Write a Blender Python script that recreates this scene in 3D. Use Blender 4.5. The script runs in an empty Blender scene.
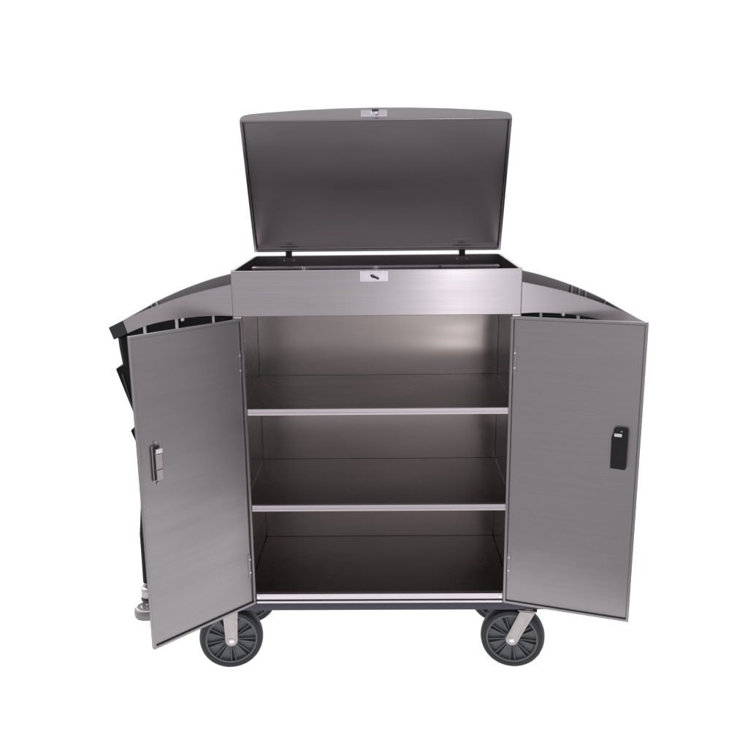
import bpy, bmesh, math, random
from mathutils import Vector, Matrix, noise
random.seed(4)
PI = math.pi
C = bpy.context.scene.collection

# ------------------------------------------------------------------ materials
def new_mat(name):
    m = bpy.data.materials.new(name); m.use_nodes = True
    nt = m.node_tree; b = nt.nodes['Principled BSDF']
    return m, nt, b

def steel(name, col=(0.56, 0.515, 0.55), rough=0.3, aniso=0.65, grain=0.035, vertical=False, wob=0.10, bump=0.001):
    m, nt, b = new_mat(name); N = nt.nodes.new; L = nt.links.new
    uv = N('ShaderNodeUVMap'); uv.uv_map = 'UVMap'
    mp = N('ShaderNodeMapping'); L(uv.outputs[0], mp.inputs[0])
    mp.inputs['Scale'].default_value = (150, 2, 1) if vertical else (2, 150, 1)
    n1 = N('ShaderNodeTexNoise'); n1.inputs['Scale'].default_value = 1; n1.inputs['Detail'].default_value = 3
    L(mp.outputs[0], n1.inputs[0])
    mp2 = N('ShaderNodeMapping'); L(uv.outputs[0], mp2.inputs[0])
    mp2.inputs['Scale'].default_value = (22, 2.5, 1) if vertical else (2.5, 22, 1)
    n3 = N('ShaderNodeTexNoise'); n3.inputs['Scale'].default_value = 1; n3.inputs['Detail'].default_value = 0
    L(mp2.outputs[0], n3.inputs[0])
    tc = N('ShaderNodeTexCoord')
    n2 = N('ShaderNodeTexNoise'); n2.inputs['Scale'].default_value = 3; n2.inputs['Detail'].default_value = 0
    L(tc.outputs['Object'], n2.inputs[0])
    # roughness = base + streak + smudge
    mr = N('ShaderNodeMapRange'); L(n2.outputs[0], mr.inputs[0])
    mr.clamp = False; mr2_clamp = False
    mr.inputs[1].default_value = .3; mr.inputs[2].default_value = .7
    mr.inputs[3].default_value = rough - wob * .5; mr.inputs[4].default_value = rough + wob * .5
    mr2 = N('ShaderNodeMapRange'); L(n3.outputs[0], mr2.inputs[0])
    mr2.inputs[1].default_value = .3; mr2.inputs[2].default_value = .7
    mr2.inputs[3].default_value = -wob * .22; mr2.inputs[4].default_value = wob * .22
    ad = N('ShaderNodeMath'); ad.operation = 'ADD'; L(mr.outputs[0], ad.inputs[0]); L(mr2.outputs[0], ad.inputs[1])
    L(ad.outputs[0], b.inputs['Roughness'])
    cr = N('ShaderNodeMapRange'); L(n1.outputs[0], cr.inputs[0])
    cr.inputs[1].default_value = .25; cr.inputs[2].default_value = .75
    cr.inputs[3].default_value = 1 - grain; cr.inputs[4].default_value = 1 + grain
    mx = N('ShaderNodeVectorMath'); mx.operation = 'SCALE'; mx.inputs[0].default_value = col
    L(cr.outputs[0], mx.inputs['Scale']); L(mx.outputs[0], b.inputs['Base Color'])
    b.inputs['Metallic'].default_value = 1
    b.inputs['Anisotropic'].default_value = aniso
    if vertical: b.inputs['Anisotropic Rotation'].default_value = .25
    tg = N('ShaderNodeTangent'); tg.direction_type = 'UV_MAP'; tg.uv_map = 'UVMap'
    L(tg.outputs[0], b.inputs['Tangent'])
    bp = N('ShaderNodeBump'); bp.inputs['Strength'].default_value = bump; bp.inputs['Distance'].default_value = .002
    L(n1.outputs[0], bp.inputs['Height'])
    # very slight waviness of the thin sheet
    n4 = N('ShaderNodeTexNoise'); n4.inputs['Scale'].default_value = 2.2; n4.inputs['Detail'].default_value = 0
    L(tc.outputs['Object'], n4.inputs[0])
    bp2 = N('ShaderNodeBump'); bp2.inputs['Strength'].default_value = .25; bp2.inputs['Distance'].default_value = .006
    L(n4.outputs[0], bp2.inputs['Height'])
    if name == 'brushed_steel': L(bp2.outputs[0], b.inputs['Normal'])
    return m

def plain(name, col, rough=.5, metal=0, bump=0, scale=200, spec=.5, var=.15):
    m, nt, b = new_mat(name); N = nt.nodes.new; L = nt.links.new
    tc = N('ShaderNodeTexCoord')
    n = N('ShaderNodeTexNoise'); n.inputs['Scale'].default_value = scale; n.inputs['Detail'].default_value = 4
    L(tc.outputs['Object'], n.inputs[0])
    cr = N('ShaderNodeMapRange'); L(n.outputs[0], cr.inputs[0])
    cr.inputs[1].default_value = .3; cr.inputs[2].default_value = .7
    cr.inputs[3].default_value = 1 - var; cr.inputs[4].default_value = 1 + var
    mx = N('ShaderNodeVectorMath'); mx.operation = 'SCALE'; mx.inputs[0].default_value = col
    L(cr.outputs[0], mx.inputs['Scale']); L(mx.outputs[0], b.inputs['Base Color'])
    b.inputs['Roughness'].default_value = rough; b.inputs['Metallic'].default_value = metal
    b.inputs['Specular IOR Level'].default_value = spec
    if bump:
        bp = N('ShaderNodeBump'); bp.inputs['Strength'].default_value = bump; bp.inputs['Distance'].default_value = .002
        L(n.outputs[0], bp.inputs['Height']); L(bp.outputs[0], b.inputs['Normal'])
    return m

M = {}
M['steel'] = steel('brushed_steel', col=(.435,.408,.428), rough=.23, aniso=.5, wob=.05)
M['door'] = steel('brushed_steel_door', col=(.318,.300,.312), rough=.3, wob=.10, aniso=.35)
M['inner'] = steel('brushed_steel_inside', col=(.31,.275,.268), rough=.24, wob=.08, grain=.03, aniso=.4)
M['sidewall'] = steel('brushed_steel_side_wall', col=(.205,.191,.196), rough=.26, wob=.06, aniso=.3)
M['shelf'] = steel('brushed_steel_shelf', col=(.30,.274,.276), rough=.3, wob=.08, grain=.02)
M['liner'] = steel('satin_steel_lid_liner', col=(.43,.405,.425), rough=.32, wob=.04, aniso=.2, grain=.02)
M['trim'] = steel('polished_edge_steel', col=(0.70, 0.65, 0.69), rough=.3, wob=.05, grain=.02)
M['fork'] = plain('zinc_plated_steel', (0.46, 0.425, 0.43), .38, 1, .05, 60, var=.06)
M['chrome'] = plain('bright_steel', (0.85, 0.84, 0.86), .22, 1, 0, 60, var=.03)
M['lock'] = plain('satin_lock_plate', (0.76, 0.74, 0.80), .33, 1, .03, 90, var=.04)
M['tyre'] = plain('grey_rubber', (0.017, 0.018, 0.023), .6, 0, .12, 260)
M['rim'] = plain('dark_grey_plastic', (0.115, 0.121, 0.138), .42, 0, .06, 180, var=.1)
M['deckplastic'] = plain('blue_grey_plastic', (0.047, 0.045, 0.068), .42, 0, .06, 120, var=.1)
M['bumper'] = plain('pale_grey_rubber', (0.24, 0.225, 0.23), .45, 0, .05, 150, var=.08)
M['blackplastic'] = plain('black_plastic', (0.005, 0.005, 0.007), .5, 0, .05, 220, spec=.35)
M['gripplastic'] = plain('dark_cap_plastic', (0.022, 0.022, 0.026), .3, 0, .05, 150)
M['cloth'] = plain('black_nylon', (0.006, 0.005, 0.007), .75, 0, .5, 700, .3)
M['piping'] = plain('grey_binding_tape', (0.10, 0.09, 0.10), .7, 0, .3, 500)
M['peg'] = plain('white_nylon', (0.78, 0.76, 0.78), .4, 0, 0, 90, var=.04)
M['dark'] = plain('dark_recess', (0.01, 0.01, 0.012), .6, 0, 0, 50)
m, nt, b_ = new_mat('translucent_white_sheet'); nt.nodes.remove(b_)
df = nt.nodes.new('ShaderNodeBsdfDiffuse'); df.inputs[0].default_value = (.9, .9, .9, 1)
tr = nt.nodes.new('ShaderNodeBsdfTranslucent'); tr.inputs[0].default_value = (.92, .92, .92, 1)
tcp = nt.nodes.new('ShaderNodeTexCoord'); np_ = nt.nodes.new('ShaderNodeTexNoise'); np_.inputs['Scale'].default_value = 3
nt.links.new(tcp.outputs['Object'], np_.inputs[0])
mrp = nt.nodes.new('ShaderNodeMapRange'); mrp.inputs[3].default_value = .49; mrp.inputs[4].default_value = .51; nt.links.new(np_.outputs[0], mrp.inputs[0])
mxs = nt.nodes.new('ShaderNodeMixShader'); nt.links.new(mrp.outputs[0], mxs.inputs[0]); nt.links.new(df.outputs[0], mxs.inputs[1]); nt.links.new(tr.outputs[0], mxs.inputs[2])
nt.links.new(mxs.outputs[0], nt.nodes['Material Output'].inputs[0])
M['paper'] = m

# ------------------------------------------------------------------ mesh helpers
class MB:
    def __init__(s):
        s.bm = bmesh.new(); s.uv = s.bm.loops.layers.uv.new('UVMap')
    def box(s, x0, x1, y0, y1, z0, z1, M4=None):
        r = bmesh.ops.create_cube(s.bm, size=1)
        for v in r['verts']:
            v.co = Vector((x0 + (v.co.x + .5) * (x1 - x0), y0 + (v.co.y + .5) * (y1 - y0), z0 + (v.co.z + .5) * (z1 - z0)))
            if M4: v.co = M4 @ v.co
        return s
    def prism(s, pts, axis, a0, a1):
        """pts: closed outline in the plane perpendicular to axis, extruded a0..a1"""
        def P(p, a):
            return {'y': (p[0], a, p[1]), 'x': (a, p[0], p[1]), 'z': (p[0], p[1], a)}[axis]
        A = [s.bm.verts.new(P(p, a0)) for p in pts]; B = [s.bm.verts.new(P(p, a1)) for p in pts]
        n = len(pts)
        s.bm.faces.new(A); s.bm.faces.new(B[::-1])
        for i in range(n): s.bm.faces.new((A[i], B[i], B[(i + 1) % n], A[(i + 1) % n]))
        return s
    def strip(s, top, bot, axis, a0, a1):
        """a band between two polylines of equal length, as quads, extruded"""
        def P(p, a):
            return {'y': (p[0], a, p[1]), 'x': (a, p[0], p[1])}[axis]
        n = len(top)
        T0 = [s.bm.verts.new(P(p, a0)) for p in top]; T1 = [s.bm.verts.new(P(p, a1)) for p in top]
        B0 = [s.bm.verts.new(P(p, a0)) for p in bot]; B1 = [s.bm.verts.new(P(p, a1)) for p in bot]
        f = s.bm.faces.new
        for i in range(n - 1):
            f((T0[i], T0[i+1], B0[i+1], B0[i])); f((T1[i+1], T1[i], B1[i], B1[i+1]))
            f((T0[i+1], T0[i], T1[i], T1[i+1])); f((B0[i], B0[i+1], B1[i+1], B1[i]))
        f((T0[0], B0[0], B1[0], T1[0])); f((T0[-1], T1[-1], B1[-1], B0[-1]))
        return s
    def cyl(s, p0, p1, r0, r1=None, seg=24):
        r1 = r0 if r1 is None else r1
        p0, p1 = Vector(p0), Vector(p1); d = p1 - p0
        q = Vector((0, 0, 1)).rotation_difference(d.normalized()).to_matrix().to_4x4()
        bmesh.ops.create_cone(s.bm, cap_ends=True, segments=seg, radius1=r0, radius2=r1, depth=d.length,
                              matrix=Matrix.Translation((p0 + p1) / 2) @ q)
        return s
    def lathe(s, prof, axis='y', c=(0, 0, 0), seg=64):
        """closed profile of (r, a) spun about the axis"""
        rings = []
        for i in range(seg):
            t = 2 * PI * i / seg; co, si = math.cos(t), math.sin(t)
            ring = []
            for r, a in prof:
                if axis == 'y': v = (c[0] + r * co, c[1] + a, c[2] + r * si)
                else: v = (c[0] + r * co, c[1] + r * si, c[2] + a)
                ring.append(s.bm.verts.new(v))
            rings.append(ring)
        n = len(prof)
        for i in range(seg):
            A, B = rings[i], rings[(i + 1) % seg]
            for k in range(n):
                s.bm.faces.new((A[k], A[(k+1) % n], B[(k+1) % n], B[k]))
        return s
    def build(s, name, mat, parent=None, bevel=0, smooth=False, M4=None, seg=2):
        bm = s.bm
        bmesh.ops.recalc_face_normals(bm, faces=bm.faces)
        for f in bm.faces:
            n = f.normal; ax = max(range(3), key=lambda i: abs(n[i]))
            for l in f.loops:
                c = l.vert.co
                l[s.uv].uv = (c.y, c.z) if ax == 0 else (c.x, c.z) if ax == 1 else (c.x, c.y)
            f.smooth = smooth
        me = bpy.data.meshes.new(name); bm.to_mesh(me); bm.free()
        me.materials.append(M[mat])
        o = bpy.data.objects.new(name, me); C.objects.link(o)
        if parent: o.parent = parent
        if M4 is not None: o.matrix_local = M4
        if bevel:
            b = o.modifiers.new('bevel', 'BEVEL'); b.width = bevel; b.segments = seg
            b.limit_method = 'ANGLE'; b.angle_limit = math.radians(35); b.harden_normals = False
        return o

def smooth_by_angle(o, deg=35):
    for p in o.data.polygons: p.use_smooth = True
    m = o.modifiers.new('wn', 'EDGE_SPLIT'); m.split_angle = math.radians(deg)
    return o

def lerp_curve(pts, x):
    for (a, b), (c, d) in zip(pts, pts[1:]):
        if a <= x <= c: return b + (d - b) * (x - a) / (c - a)
    return pts[0][1] if x < pts[0][0] else pts[-1][1]

def cr_curve(pts, x):            # catmull-rom through the points, x increasing
    n = len(pts)
    for i in range(n - 1):
        if pts[i][0] <= x <= pts[i+1][0]:
            x0, y0 = pts[max(i-1, 0)]; x1, y1 = pts[i]; x2, y2 = pts[i+1]; x3, y3 = pts[min(i+2, n-1)]
            m1 = (y2 - y0) / (x2 - x0); m2 = (y3 - y1) / (x3 - x1)
            h = x2 - x1; t = (x - x1) / h
            return (2*t**3-3*t*t+1)*y1 + (t**3-2*t*t+t)*h*m1 + (-2*t**3+3*t*t)*y2 + (t**3-t*t)*h*m2
    return pts[0][1] if x < pts[0][0] else pts[-1][1]

# ------------------------------------------------------------------ cart
D = .528; W = .4515
cart = bpy.data.objects.new('housekeeping_cart', None); C.objects.link(cart)
cart['label'] = 'brushed stainless steel housekeeping cart with open lid, two open doors and three empty shelves'
cart['category'] = 'cart'
T = .005
# carcass
for s in (-1, 1):
    b = MB(); x0, x1 = sorted((s * W, s * (W - T)))
    b.box(x0, x1, .0, D - .0055, .257, 1.3795)
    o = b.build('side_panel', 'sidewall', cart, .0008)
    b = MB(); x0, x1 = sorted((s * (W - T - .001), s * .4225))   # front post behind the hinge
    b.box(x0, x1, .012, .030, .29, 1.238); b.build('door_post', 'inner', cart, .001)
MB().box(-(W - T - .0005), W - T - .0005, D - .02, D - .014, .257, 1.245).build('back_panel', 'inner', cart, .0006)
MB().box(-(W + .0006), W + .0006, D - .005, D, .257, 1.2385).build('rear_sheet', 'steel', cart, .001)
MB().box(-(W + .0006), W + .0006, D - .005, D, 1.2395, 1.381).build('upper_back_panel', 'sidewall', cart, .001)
# front fascia of the top compartment with rolled rim
b = MB().box(-.4505, .4505, -.0015, .004, 1.2395, 1.3815)
b.box(-.4505, .4505, .0042, .016, 1.2395, 1.2425)
front = b.build('front_panel', 'steel', cart, .0022, seg=3)
b = MB()
for s in (-1, 1):
    x0, x1 = sorted((s * (W + .0012), s * (W - .0105))); b.box(x0, x1, .004, D, 1.3802, 1.3835)
b.box(-(W - .012), W - .012, D - .010, D + .001, 1.3802, 1.3835)
b.build('top_rim', 'trim', cart, .0008)
# floor of the top compartment and the inner tray lip
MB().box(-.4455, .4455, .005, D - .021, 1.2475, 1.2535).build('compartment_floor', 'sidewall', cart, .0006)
b = MB().box(-.405, .398, .160, .163, 1.2545, 1.372); b.box(-.405, .398, .132, .176, 1.3735, 1.3785)
b.build('tray_divider', 'trim', cart, .001)
for x in (-.235, -.002, .205):
    b = MB().cyl((x, .122, 1.366), (x, .122, 1.381), .0045, seg=12); b.box(x - .014, x + .014, .114, .1315, 1.360, 1.3665)
    b.build('lid_catch', 'dark' if x > 0 else 'fork', cart, .0008)
# shelves
for z in (.9395, .6096):
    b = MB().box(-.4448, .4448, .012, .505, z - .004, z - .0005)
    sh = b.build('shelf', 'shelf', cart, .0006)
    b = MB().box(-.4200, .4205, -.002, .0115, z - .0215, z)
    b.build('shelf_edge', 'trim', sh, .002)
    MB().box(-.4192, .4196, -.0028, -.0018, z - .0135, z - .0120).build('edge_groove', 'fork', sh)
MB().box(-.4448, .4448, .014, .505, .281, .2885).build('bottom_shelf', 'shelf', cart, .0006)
b = MB().box(-.4185, .4185, -.003, .0135, .2685, .2890); b.build('sill', 'trim', cart, .0018)
MB().box(-.4185, .4185, .001, .012, .2628, .2688).build('sill_groove', 'dark', cart)
b = MB().box(-.4185, .4185, -.004, .012, .2545, .2630); b.build('lower_sill', 'trim', cart, .0018)
for s in (-1, 1):
    MB().cyl((s * .4105, -.0032, .279), (s * .4105, -.0055, .279), .005, seg=16).build('sill_screw', 'chrome', cart, .0006)

# lock plate on front panel
lp = MB().box(-.0505, .0375, -.006, -.0014, 1.3455, 1.3795).build('lock_plate', 'lock', cart, .0012)
MB().box(-.041, .028, -.0072, -.0058, 1.350, 1.375).build('lock_cover', 'lock', lp, .0008)
MB().cyl((-.010, -.0070, 1.3625), (-.010, -.013, 1.3625), .0065, .0055, 20).build('key_barrel', 'fork', lp, .0006)
MB().box(-.0135, .0135, -.0165, -.0125, -.0028, .0028).build('key_slot', 'dark', lp, .0008, M4=Matrix.Translation((-.0045, 0, 1.3605)) @ Matrix.Rotation(math.radians(24), 4, 'Y'))
MB().cyl((.235, -.0014, 1.3630), (.235, -.0032, 1.3630), .0035, .0025, 14).build('rivet', 'chrome', cart)

# ------------------------------------------------------------------ lid
PHI = 1.1094; LL = .500
lid_l = Vector((0, -math.cos(PHI), math.sin(PHI))); lid_o = Vector((0, math.sin(PHI), math.cos(PHI)))
lidM = Matrix(((1, 0, 0, 0), (0, lid_l.y, lid_o.y, D), (0, lid_l.z, lid_o.z, 1.3945), (0, 0, 0, 1)))
# local: x across, y from hinge to front edge, z outwards (away from the hollow)
crown = [(-.4495, .0), (-.4497, .02), (-.447, .034), (-.438, .046), (-.42, .054), (-.36, .066), (-.25, .082), (-.12, .093), (0, .0965),
         (.12, .093), (.25, .082), (.36, .066), (.42, .054), (.438, .046), (.447, .034), (.4497, .02), (.4495, .0)]
b = MB()
bm = b.bm
def ring(sx, dz, y):
    out = []
    for x, z in crown:
        out.append(bm.verts.new((x * sx, y, max(z - dz, 0.0) if z > 0 else 0)))
    return out
# outer skin, front face, back face
O0 = ring(1, 0, 0); O1 = ring(1, 0, LL)
n = len(crown)
for i in range(n - 1): bm.faces.new((O0[i], O0[i+1], O1[i+1], O1[i]))
bm.faces.new(O0); bm.faces.new(O1[::-1])
# rim: a frame round the hollow, then the hollow's walls and liner
iw = .4405; y0i, y1i = .009, LL - .009; dp = .022
R = [bm.verts.new(p) for p in ((-iw, y0i, 0), (iw, y0i, 0), (iw, y1i, 0), (-iw, y1i, 0))]
Q = [bm.verts.new(p) for p in ((-iw, y0i, dp), (iw, y0i, dp), (iw, y1i, dp), (-iw, y1i, dp))]
X = [O0[0], O0[-1], O1[-1], O1[0]]
for i in range(4):
    j = (i + 1) % 4
    bm.faces.new((X[i], X[j], R[j], R[i])); bm.faces.new((R[i], R[j], Q[j], Q[i]))
lf = bm.faces.new(Q)
lid = b.build('lid', 'steel', cart, .0022, M4=lidM, seg=3)
lid.data.materials.append(M['liner'])
# thin separate liner sheet so the inside has its own satin finish
MB().box(-iw + .0015, iw - .0015, y0i + .0015, y1i - .0015, dp - .0025, dp - .0006).build('lid_liner', 'liner', lid, .0008)
b = MB()
b.box(-iw + .001, iw - .001, y0i + .001, y0i + .004, .004, dp - .003)
b.build('lid_flange', 'liner', lid, .0008)
p = MB().box(-.0485, .038, LL - .001, LL + .0035, .018, .068).build('latch_plate', 'lock', lid, .0012)
MB().cyl((-.006, LL + .003, .043), (-.006, LL + .011, .043), .0105, .009, 20).build('latch_pin', 'chrome', p, .0008)
MB().box(-.0125, .0105, LL + .0108, LL + .0135, .036, .051).build('latch_slot', 'dark', p, .002)
for x in (-.323, .309):
    b = MB(); b.box(x - .011, x + .011, D - .012, D + .004, 1.376, 1.400); b.cyl((x - .0115, D + .003, 1.391), (x + .0115, D + .003, 1.391), .0045, seg=14)
    h = b.build('lid_hinge', 'blackplastic', cart, .001)
    for k in (-1, 1):
        MB().cyl((x + k * .018, .0008, .0), (x + k * .018, -.0015, .0), .0035, seg=12).build('rivet', 'fork', h, M4=Matrix.Translation((0, D - .006, 1.366)))
    # hinge leaf inside the lid
    b = MB().box(x - .032, x + .032, y0i + .006, y0i + .030, dp - .0045, dp - .0026); b.build('hinge_leaf', 'liner', lid, .0006)

# ------------------------------------------------------------------ doors
def door(s, ang, label):
    Mx = Matrix.Translation((s * .4205, 0, 0)) @ Matrix.Rotation(-s * ang, 4, 'Z')
    w = .4139; z0, z1 = .2521, 1.2324
    def X(a, b): return sorted((s * a, s * b))
    b = MB()
    dd = .0125
    b.box(*X(0.0, w), dd - .002, dd, z0, z1)                      # outer sheet
    fl = .0085
    # returned flange as a closed frame (four mitred bars)
    o_ = [(0, z0), (w, z0), (w, z1), (0, z1)]; i_ = [(fl, z0 + fl), (w - fl, z0 + fl), (w - fl, z1 - fl), (fl, z1 - fl)]
    bm = b.bm
    vo0 = [bm.verts.new((s * p[0], 0, p[1])) for p in o_]; vi0 = [bm.verts.new((s * p[0], 0, p[1])) for p in i_]
    vo1 = [bm.verts.new((s * p[0], dd - .0025, p[1])) for p in o_]; vi1 = [bm.verts.new((s * p[0], dd - .0025, p[1])) for p in i_]
    for k in range(4):
        j = (k + 1) % 4
        bm.faces.new((vo0[k], vo0[j], vi0[j], vi0[k])); bm.faces.new((vo0[k], vo1[k], vo1[j], vo0[j]))
        bm.faces.new((vi0[k], vi0[j], vi1[j], vi1[k])); bm.faces.new((vo1[k], vi1[k], vi1[j], vo1[j]))
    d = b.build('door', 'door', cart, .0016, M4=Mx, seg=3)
    d['label'] = label
    # recessed inner sheet
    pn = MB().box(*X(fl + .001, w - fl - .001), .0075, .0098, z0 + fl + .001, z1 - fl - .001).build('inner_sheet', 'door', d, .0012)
    for z in (1.116, 1.068, .418, .371):
        MB().cyl((s * .0145, .0075, z), (s * .0145, .0040, z), .0042, .003, 14).build('rivet', 'chrome', d, .0005)
    for zz in (1.092, .3945):   # hinge leaf behind the rivets
        MB().box(*X(.0095, .022), .0060, .0074, zz - .042, zz + .042).build('hinge', 'door', d, .0006)
        MB().cyl((s * .001, .0165, zz - .04), (s * .001, .0165, zz + .04), .0035, seg=14).build('hinge_pin', 'fork', d)
    return d
ld = door(-1, .8498, 'left door with a steel latch on its inner face')
rd = door(1, .3538, 'right door with a black handle on its inner face')
# steel latch on the left door (inner face looks towards -y local)
b = MB().box(-.3695, -.3335, .0005, .0074, .789, .897)
lt = b.build('latch', 'fork', ld, .003)
MB().box(-.3665, -.3625, -.003, .0004, .792, .895).build('latch_side', 'dark', lt, .001)
MB().box(-.3605, -.3345, -.004, .0006, .791, .823).build('latch_block', 'fork', lt, .0025)
MB().box(-.3605, -.3345, -.004, .0006, .8255, .872).build('latch_block', 'fork', lt, .0025)
MB().box(-.3605, -.3345, -.0075, .0006, .8745, .889).build('latch_block', 'chrome', lt, .0025)
MB().box(-.362, -.343, -.004, .0006, .8905, .8975).build('latch_gap', 'dark', lt, .001)
for z in (.907, .780):
    MB().cyl((-.352, .0074, z), (-.352, .0035, z), .0058, .0045, 16).build('latch_screw', 'fork', lt, .0006)
# black handle on the right door
b = MB(); bm = b.bm
hp = [(.3285, .772), (.3725, .770), (.3760, .774), (.3765, .897), (.3720, .902), (.3375, .902), (.3330, .898), (.3325, .882), (.3275, .876)]
b.prism(hp, 'y', -.012, .0074)
h = b.build('handle', 'blackplastic', rd, .003, seg=3)
MB().box(.336, .3585, -.0135, -.0115, .8765, .8865).build('handle_button', 'peg', h, .0015)
MB().cyl((.3575, -.0115, .8945), (.3575, -.0135, .8945), .0025, seg=12).build('handle_screw', 'fork', h)

# ------------------------------------------------------------------ curved side frames
topc = [(.452, 1.3405), (.53, 1.3235), (.596, 1.307), (.685, 1.2780), (.763, 1.2470), (.847, 1.2085)]
botc = [(.452, 1.2415), (.50, 1.2430), (.568, 1.2400), (.634, 1.2330), (.724, 1.2140), (.786, 1.1900), (.833, 1.1690)]
def arm(s):
    N_ = 26
    xs = [.452 + (.847 - .452) * i / N_ for i in range(N_ + 1)]
    xe = .800 if s < 0 else .836
    def band(x0, x1, y0, y1, inset=0, k=14):
        tp, bt = [], []
        for i in range(k + 1):
            x = x0 + (x1 - x0) * i / k
            f = (x - .452) / (.847 - .452); xb = .452 + (.833 - .452) * f
            tp.append((s * x, cr_curve(topc, x) - inset)); bt.append((s * xb, cr_curve(botc, xb) + inset))
        return MB().strip(tp, bt, 'y', y0, y1)
    a = band(.4512, xe, -.0005, .0045, k=24).build('side_frame', 'steel', cart, .0014)
    smooth = a
    band(.4525, .836, .500, .505, k=24).build('rear_rail', 'door', a, .0014)
    # end of the frame: dark moulded cap wrapping the corner and the cross piece
    mat = 'gripplastic'
    c0 = band(xe + .0006, .847, -.0012, .012, k=6).build('end_cap', mat if s < 0 else 'door', a, .003, seg=3)
    b = band(.8365, .8475, .0125, .506, inset=.002, k=3); b.build('end_bar', 'gripplastic', a, .003, seg=3)
    # small upright tabs; outer plate imitates the rear rail's lit steel, inner plate beside it
    xt = (.812,) if s < 0 else (.706, .733, .757)
    for k, xx in enumerate(xt):
        z = cr_curve(topc, xx)
        MB().box(*sorted((s * (xx - .003), s * (xx + .003))), .490, .4985, z - .05, z + .001).build('hanger_tab', 'peg' if s < 0 else 'trim', a, .001)
    band(xt[0] + .006, .834, .4970, .4996, inset=.002, k=10).build('rail_lit_plate', 'steel', a, .0008)
    band(.4535, xt[0] - .004, .4972, .4996, inset=.0015, k=16).build('rail_inner_plate', 'liner', a, .0008)
    # white pegs that hold the bag
    for xx, zz, r in ((.515, 1.236, .0035), (.632, 1.226, .0045), (.735, 1.204, .0045)):
        b = MB().box(*sorted((s * (xx - r), s * (xx + r))), .0085, .0165, zz - .045, zz + .012)
        b.build('bag_peg', 'peg', a, .001)
    xx, zz = (.611, 1.2315) if s < 0 else (.583, 1.237)
    MB().cyl((s * xx, .0075, zz), (s * xx, -.004, zz), .0055, .0045, 18).build('bag_button', 'peg', a, .001)
    # slim horizontal seam piece at cabinet joint
    MB().box(*sorted((s * .4245, s * .4505)), -.0035, .0042, 1.2330, 1.2397).build('joint_plate', 'trim', a, .001)
    # side bracket rising from the deck at the back
    return a
aL_ = arm(-1); aR_ = arm(1)

# ------------------------------------------------------------------ deck, wheels
def rrect(x0, x1, y0, y1, r, n=6):
    pts = []
    for cx, cy, a0 in ((x1 - r, y1 - r, 0), (x0 + r, y1 - r, PI / 2), (x0 + r, y0 + r, PI), (x1 - r, y0 + r, 1.5 * PI)):
        for i in range(n + 1):
            a = a0 + PI / 2 * i / n; pts.append((cx + r * math.cos(a), cy + r * math.sin(a)))
    return pts
dk = MB().prism(rrect(-.750, .750, -.001, D + .004, .035), 'z', .2262, .2540).build('base_deck', 'deckplastic', cart, .003, seg=3)
smooth_by_angle(dk)
for s in (-1, 1):
    xa, xb = sorted((s * .4535, s * .822))
    t_ = MB().prism(rrect(xa, xb, .000, D, .036), 'z', .2625, .306).build('bag_shelf', 'fork', cart, .012, seg=4)
    t2 = MB().prism(rrect(xa - .002, xb + .002, -.002, D + .002, .038), 'z', .2545, .2622).build('shelf_trim', 'deckplastic', t_, .002)
    for y in (.008, D - .008):
        c = (s * .795, y - .006 if y < .1 else y, .0215)
        b = MB().lathe([(.006, .222), (.016, .2235), (.017, .219), (.024, .219), (.025, .2235), (.034, .2225), (.040, .217),
                        (.0445, .214), (.0455, .207), (.0455, .194), (.0435, .188), (.036, .186), (.006, .186)], 'z', c, 40)
        bp = b.build('bumper_wheel', 'bumper', cart, 0); smooth_by_angle(bp, 50)
        q = MB().lathe([(.0165, .2195), (.0170, .2228), (.0235, .2228), (.0240, .2195)], 'z', c, 40)
        q.lathe([(.0340, .2205), (.0345, .2235), (.0375, .2225), (.0385, .2175)], 'z', c, 40); q.build('bumper_ring', 'chrome', bp)
        MB().cyl((c[0], c[1], .190), (c[0], c[1], .2560), .0055, seg=16).build('bumper_bolt', 'chrome', bp)

WR = .1105
def make_caster(name='caster'):
    """swivel fork, wheel centre at the local origin, axle along y"""
    g = []
    # wheel: tyre + spoked rim
    w = .032
    tyre = MB().lathe([(.0905, -w), (.1020, -w), (.1072, -w * .8), (.1100, -w * .35), (WR, 0), (.1100, w * .35), (.1072, w * .8), (.1020, w), (.0905, w)], 'y', seg=96)
    rim = MB()
    rim.lathe([(.083, -w * .92), (.0902, -w * .92), (.0902, w * .92), (.083, w * .92)], 'y', seg=96)
    rim.lathe([(.014, -.015), (.084, -.015), (.084, .015), (.014, .015)], 'y', seg=96)
    rim.lathe([(.008, -w * .95), (.024, -w * .95), (.026, -w * .8), (.026, w * .8), (.024, w * .95), (.008, w * .95)], 'y', seg=48)
    for k in range(9):
        a = 2 * PI * k / 9 + .13
        for da in (-.10, .10):
            R_ = Matrix.Rotation(a + da, 4, 'Y')
            rim.box(.022, .0835, -.0262, .0262, -.0016, .0016, R_)
    slots = MB()
    for k in range(9):
        a = 2 * PI * k / 9 + .13
        for q0, q1 in ((-.0212, -.0152), (.0152, .0212)):
            slots.prism([(r_ * math.cos(a + d_), -r_ * math.sin(a + d_)) for r_, d_ in ((.028, -.075), (.0825, -.082), (.0825, .082), (.028, .075))], 'y', q0, q1)
    return tyre, rim, slots

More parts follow.
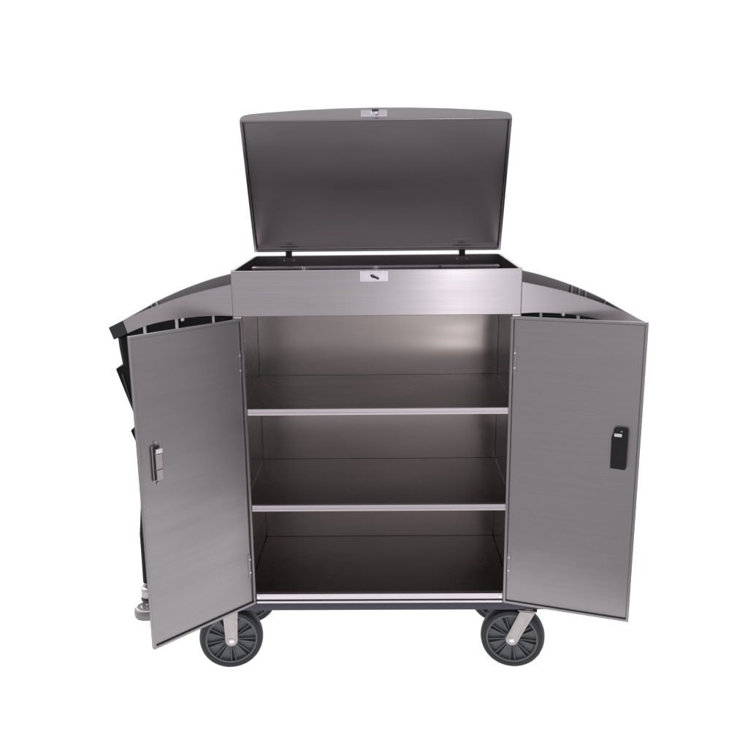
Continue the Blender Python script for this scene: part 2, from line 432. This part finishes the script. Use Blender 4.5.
def caster(x, y, yaw, lean, parent, first=None):
    Mw = Matrix.Translation((x, y, WR)) @ Matrix.Rotation(yaw, 4, 'Z')
    fb = MB()
    top = .2262 - WR - .0005
    for sy in (-1, 1):
        y0, y1 = sorted((sy * .0345, sy * .0375))
        pts = []
        rr = .0205
        dx = lean
        ln = math.atan2(dx, top)
        # rounded bottom, straight sides up to the swivel plate
        for i in range(13):
            a = PI + PI * i / 12 - ln
            pts.append((rr * math.cos(a), rr * math.sin(a)))
        pts += [(dx + .026, top - .006), (dx - .026, top - .006)]
        fb.prism(pts, 'y', y0, y1)
    fb.box(lean - .032, lean + .032, -.0365, .0365, top - .0058, top - .0015)
    f = fb.build('caster', 'fork', parent, .0025, M4=Mw, seg=3)
    # raised rib pressed in the fork plate
    ln = math.atan2(lean, top)
    rb = MB().box(-.0155, -.0125, -.0385, -.0358, -.004, top - .012, Matrix.Rotation(ln, 4, 'Y'))
    rb.box(.0125, .0155, -.0385, -.0358, -.004, top - .012, Matrix.Rotation(ln, 4, 'Y'))
    rb.build('fork_rib', 'fork', f, .001)
    if first is None:
        ty, rm, sl = make_caster()
        t = ty.build('tyre', 'tyre', f, 0, smooth=True); smooth_by_angle(t, 40)
        r = rm.build('wheel_rim', 'rim', f, .0008)
        k_ = sl.build('rim_recess', 'blackplastic', f)
    else:
        t, r, k_ = [q_.copy() for q_ in first]
        for q_ in (t, r, k_): C.objects.link(q_); q_.parent = f
    bb = MB().cyl((0, -.036, 0), (0, -.0405, 0), .0105, .0095, 6); bb.cyl((0, -.0405, 0), (0, -.044, 0), .0055, seg=16)
    bb.cyl((0, .036, 0), (0, .041, 0), .0105, .0095, 6); bb.cyl((0, -.0360, 0), (0, .0360, 0), .006, seg=16)
    bb.build('axle_bolt', 'chrome', f, .0008)
    MB().cyl((lean, 0, top - .0045), (lean, 0, top + .002), .03, seg=32).build('swivel_bearing', 'fork', f)
    return (t, r, k_)
fst = caster(-.519, .038, .17, .0, cart)
caster(.463, .038, -.20, .050, cart, fst)
caster(-.505, .360, .15, .0, cart, fst)
caster(.455, .360, -.15, .045, cart, fst)

# ------------------------------------------------------------------ bags
def bag(s, label):
    ends = [(.318, .814), (.50, .812), (.60, .801), (.85, .790), (.93, .795), (1.08, .819), (1.165, .828), (1.24, .832)]
    m = MB(); bm = m.bm
    rows = 44; rings = []
    for k in range(rows + 1):
        t = k / rows; ring = []
        zc = .319 + (1.20 - .319) * t
        xe = lerp_curve(ends, zc)
        out = rrect(.458, xe, .020, .488, .018, 5)
        # subdivide the long sides
        pts = []
        for i, p in enumerate(out):
            q = out[(i + 1) % len(out)]; d = math.hypot(q[0] - p[0], q[1] - p[1]); nn = max(1, int(d / .02))
            for j in range(nn): pts.append((p[0] + (q[0] - p[0]) * j / nn, p[1] + (q[1] - p[1]) * j / nn))
        rings.append(pts)
    npts = min(len(r) for r in rings)
    vr = []
    for k, pts in enumerate(rings):
        t = k / rows; L_ = len(pts); ring = []
        for i in range(npts):
            p = pts[int(i * L_ / npts)]
            x, y = p
            ztop = min(1.2325, cr_curve(botc, x) - .004 + .006) if x > .46 else 1.23
            z = .319 + (ztop - .319) * t
            nz = noise.noise(Vector((x * 9, y * 9, z * 4 + s * 7)))
            amp = .006 * math.sin(PI * min(1, t * 1.02))
            cx, cy = .64, .25
            d = Vector((x - cx, y - cy, 0)); d.normalize()
            amp = amp if y > .05 else amp * .3
            v = Vector((s * (x + d.x * nz * amp), y + d.y * nz * amp, z))
            ring.append(bm.verts.new(v))
        vr.append(ring)
    for k in range(rows):
        for i in range(npts):
            j = (i + 1) % npts
            bm.faces.new((vr[k][i], vr[k][j], vr[k+1][j], vr[k+1][i]))
    bm.faces.new(vr[0])
    o = m.build('linen_bag', 'cloth', None, 0, smooth=True)
    sd = o.modifiers.new('thick', 'SOLIDIFY'); sd.thickness = .003; sd.offset = -1
    o['label'] = label; o['category'] = 'bag'; o['group'] = 'black bags hanging in the side frames'
    # side pocket, a wedge of cloth with a bound edge
    def wedge(name, y0, y1, pts, mat='cloth'):
        b = MB().prism([(s * a, z) for a, z in pts], 'y', y0, y1)
        return b.build(name, mat, o, .002)
    wedge('side_pocket', .020, .34, [(.793, .905), (.795, .923), (.8405, 1.069), (.8380, 1.073), (.8180, 1.082), (.790, 1.075)])
    wedge('pocket_binding', .0145, .0195, [(.7940, .935), (.7965, .935), (.8210, 1.052), (.8180, 1.056)], 'piping')
    wedge('pocket_flap', .020, .30, [(.784, .800), (.792, .815), (.8090, .862), (.8075, .867), (.794, .875), (.783, .870)])
    return o
bag(-1, 'black fabric bag with side pockets hanging in the left curved frame of the cart')
bag(1, 'black fabric bag hanging in the right curved frame, mostly hidden behind the right door')

# ------------------------------------------------------------------ backdrop: white paper sweep, translucent to pass the added lamp below
b = MB(); bm = b.bm
prof = [(-.7, 0)] + [(2.0 + 1.2 * math.sin(a), 1.2 - 1.2 * math.cos(a)) for a in [PI / 2 * i / 16 for i in range(17)]] + [(3.2, 5.0)]
A = [bm.verts.new((-1.9, y, z)) for y, z in prof]; B = [bm.verts.new((1.9, y, z)) for y, z in prof]
for i in range(len(prof) - 1): bm.faces.new((A[i], B[i], B[i+1], A[i+1]))
for f in bm.faces: pass
bd = b.build('backdrop', 'paper', None, 0, smooth=True)
bd['kind'] = 'structure'; bd['label'] = 'plain white studio backdrop and floor under the cart'

# ------------------------------------------------------------------ light
def area(name, loc, target, sx, sy, power, col=(1, 1, 1), spread=180):
    l = bpy.data.lights.new(name, 'AREA'); l.shape = 'RECTANGLE'; l.size = sx; l.size_y = sy; l.energy = power; l.color = col
    l.spread = math.radians(spread)
    o = bpy.data.objects.new(name, l); C.objects.link(o); o.location = loc
    o.rotation_euler = (Vector(target) - Vector(loc)).to_track_quat('-Z', 'Y').to_euler()
    return o
area('overhead_softbox', (0, -.6, 4.0), (0, .3, 0), 4.0, 1.2, 40)
area('under_floor_fill', (0, 1.1, -.45), (0, 1.1, 1), 3.6, 4.4, 80)  # added lamp under the translucent floor, lifts the shadow beneath the cart
area('backdrop_lamp', (-3.4, .9, 2.4), (0, 3.2, 1.8), 1.2, 2.2, 110)
area('backdrop_lamp', (3.4, .9, 2.4), (0, 3.2, 1.8), 1.2, 2.2, 110)
area('side_softbox', (.555, -3.3, .9), (.25, 0, 1.25), .24, 1.3, 4.6)

w = bpy.data.worlds.new('World'); bpy.context.scene.world = w; w.use_nodes = True
nt = w.node_tree; bg = nt.nodes['Background']
tc = nt.nodes.new('ShaderNodeTexCoord'); sx = nt.nodes.new('ShaderNodeSeparateXYZ'); nt.links.new(tc.outputs['Generated'], sx.inputs[0])
rp = nt.nodes.new('ShaderNodeValToRGB'); mr = nt.nodes.new('ShaderNodeMapRange')
mr.inputs[1].default_value = -1; mr.inputs[2].default_value = 1
nt.links.new(sx.outputs['Y'], mr.inputs[0]); nt.links.new(mr.outputs[0], rp.inputs[0])
rp.color_ramp.elements[0].position = .5; rp.color_ramp.elements[0].color = (.68, .66, .68, 1)
rp.color_ramp.elements[1].position = .75; rp.color_ramp.elements[1].color = (1.08, 1.08, 1.08, 1)
mz = nt.nodes.new('ShaderNodeMapRange'); mz.inputs[1].default_value = .35; mz.inputs[2].default_value = .8; mz.inputs[3].default_value = 1; mz.inputs[4].default_value = .4
nt.links.new(sx.outputs['Z'], mz.inputs[0])
vs = nt.nodes.new('ShaderNodeVectorMath'); vs.operation = 'SCALE'; lo = nt.nodes.new('ShaderNodeMapRange'); lo.inputs[1].default_value = -.75; lo.inputs[2].default_value = -.36; lo.inputs[3].default_value = .45; lo.inputs[4].default_value = 1
nt.links.new(sx.outputs['Z'], lo.inputs[0]); mm = nt.nodes.new('ShaderNodeMath'); mm.operation = 'MULTIPLY'
nt.links.new(lo.outputs[0], mm.inputs[0]); nt.links.new(mz.outputs[0], mm.inputs[1])
nt.links.new(rp.outputs[0], vs.inputs[0]); nt.links.new(mm.outputs[0], vs.inputs['Scale'])
nt.links.new(vs.outputs[0], bg.inputs[0]); bg.inputs[1].default_value = 1.0

# ------------------------------------------------------------------ camera
cd = bpy.data.cameras.new('camera'); cam = bpy.data.objects.new('camera', cd); C.objects.link(cam)
F = Vector((-0.01585803, 0.96622575, -0.2572087)); Rr = Vector((0.99984853, 0.01347876, -0.01101091)); U = Vector((0.00717217, 0.25734435, 0.96629315))
cam.matrix_world = Matrix(((Rr.x, U.x, -F.x, .0246), (Rr.y, U.y, -F.y, -2.8224), (Rr.z, U.z, -F.z, 1.6668), (0, 0, 0, 1)))
cd.sensor_width = 36; cd.lens = 905.59 / 748 * 36
cd.shift_x = (374 - 370.77) / 748; cd.shift_y = (415.46 - 374) / 748
cd.clip_end = 100
sc = bpy.context.scene; sc.camera = cam
sc.view_settings.view_transform = 'Standard'; sc.view_settings.look = 'None'; sc.view_settings.exposure = 0; sc.view_settings.gamma = 1
sc.render.resolution_x = 1024; sc.render.resolution_y = 1024
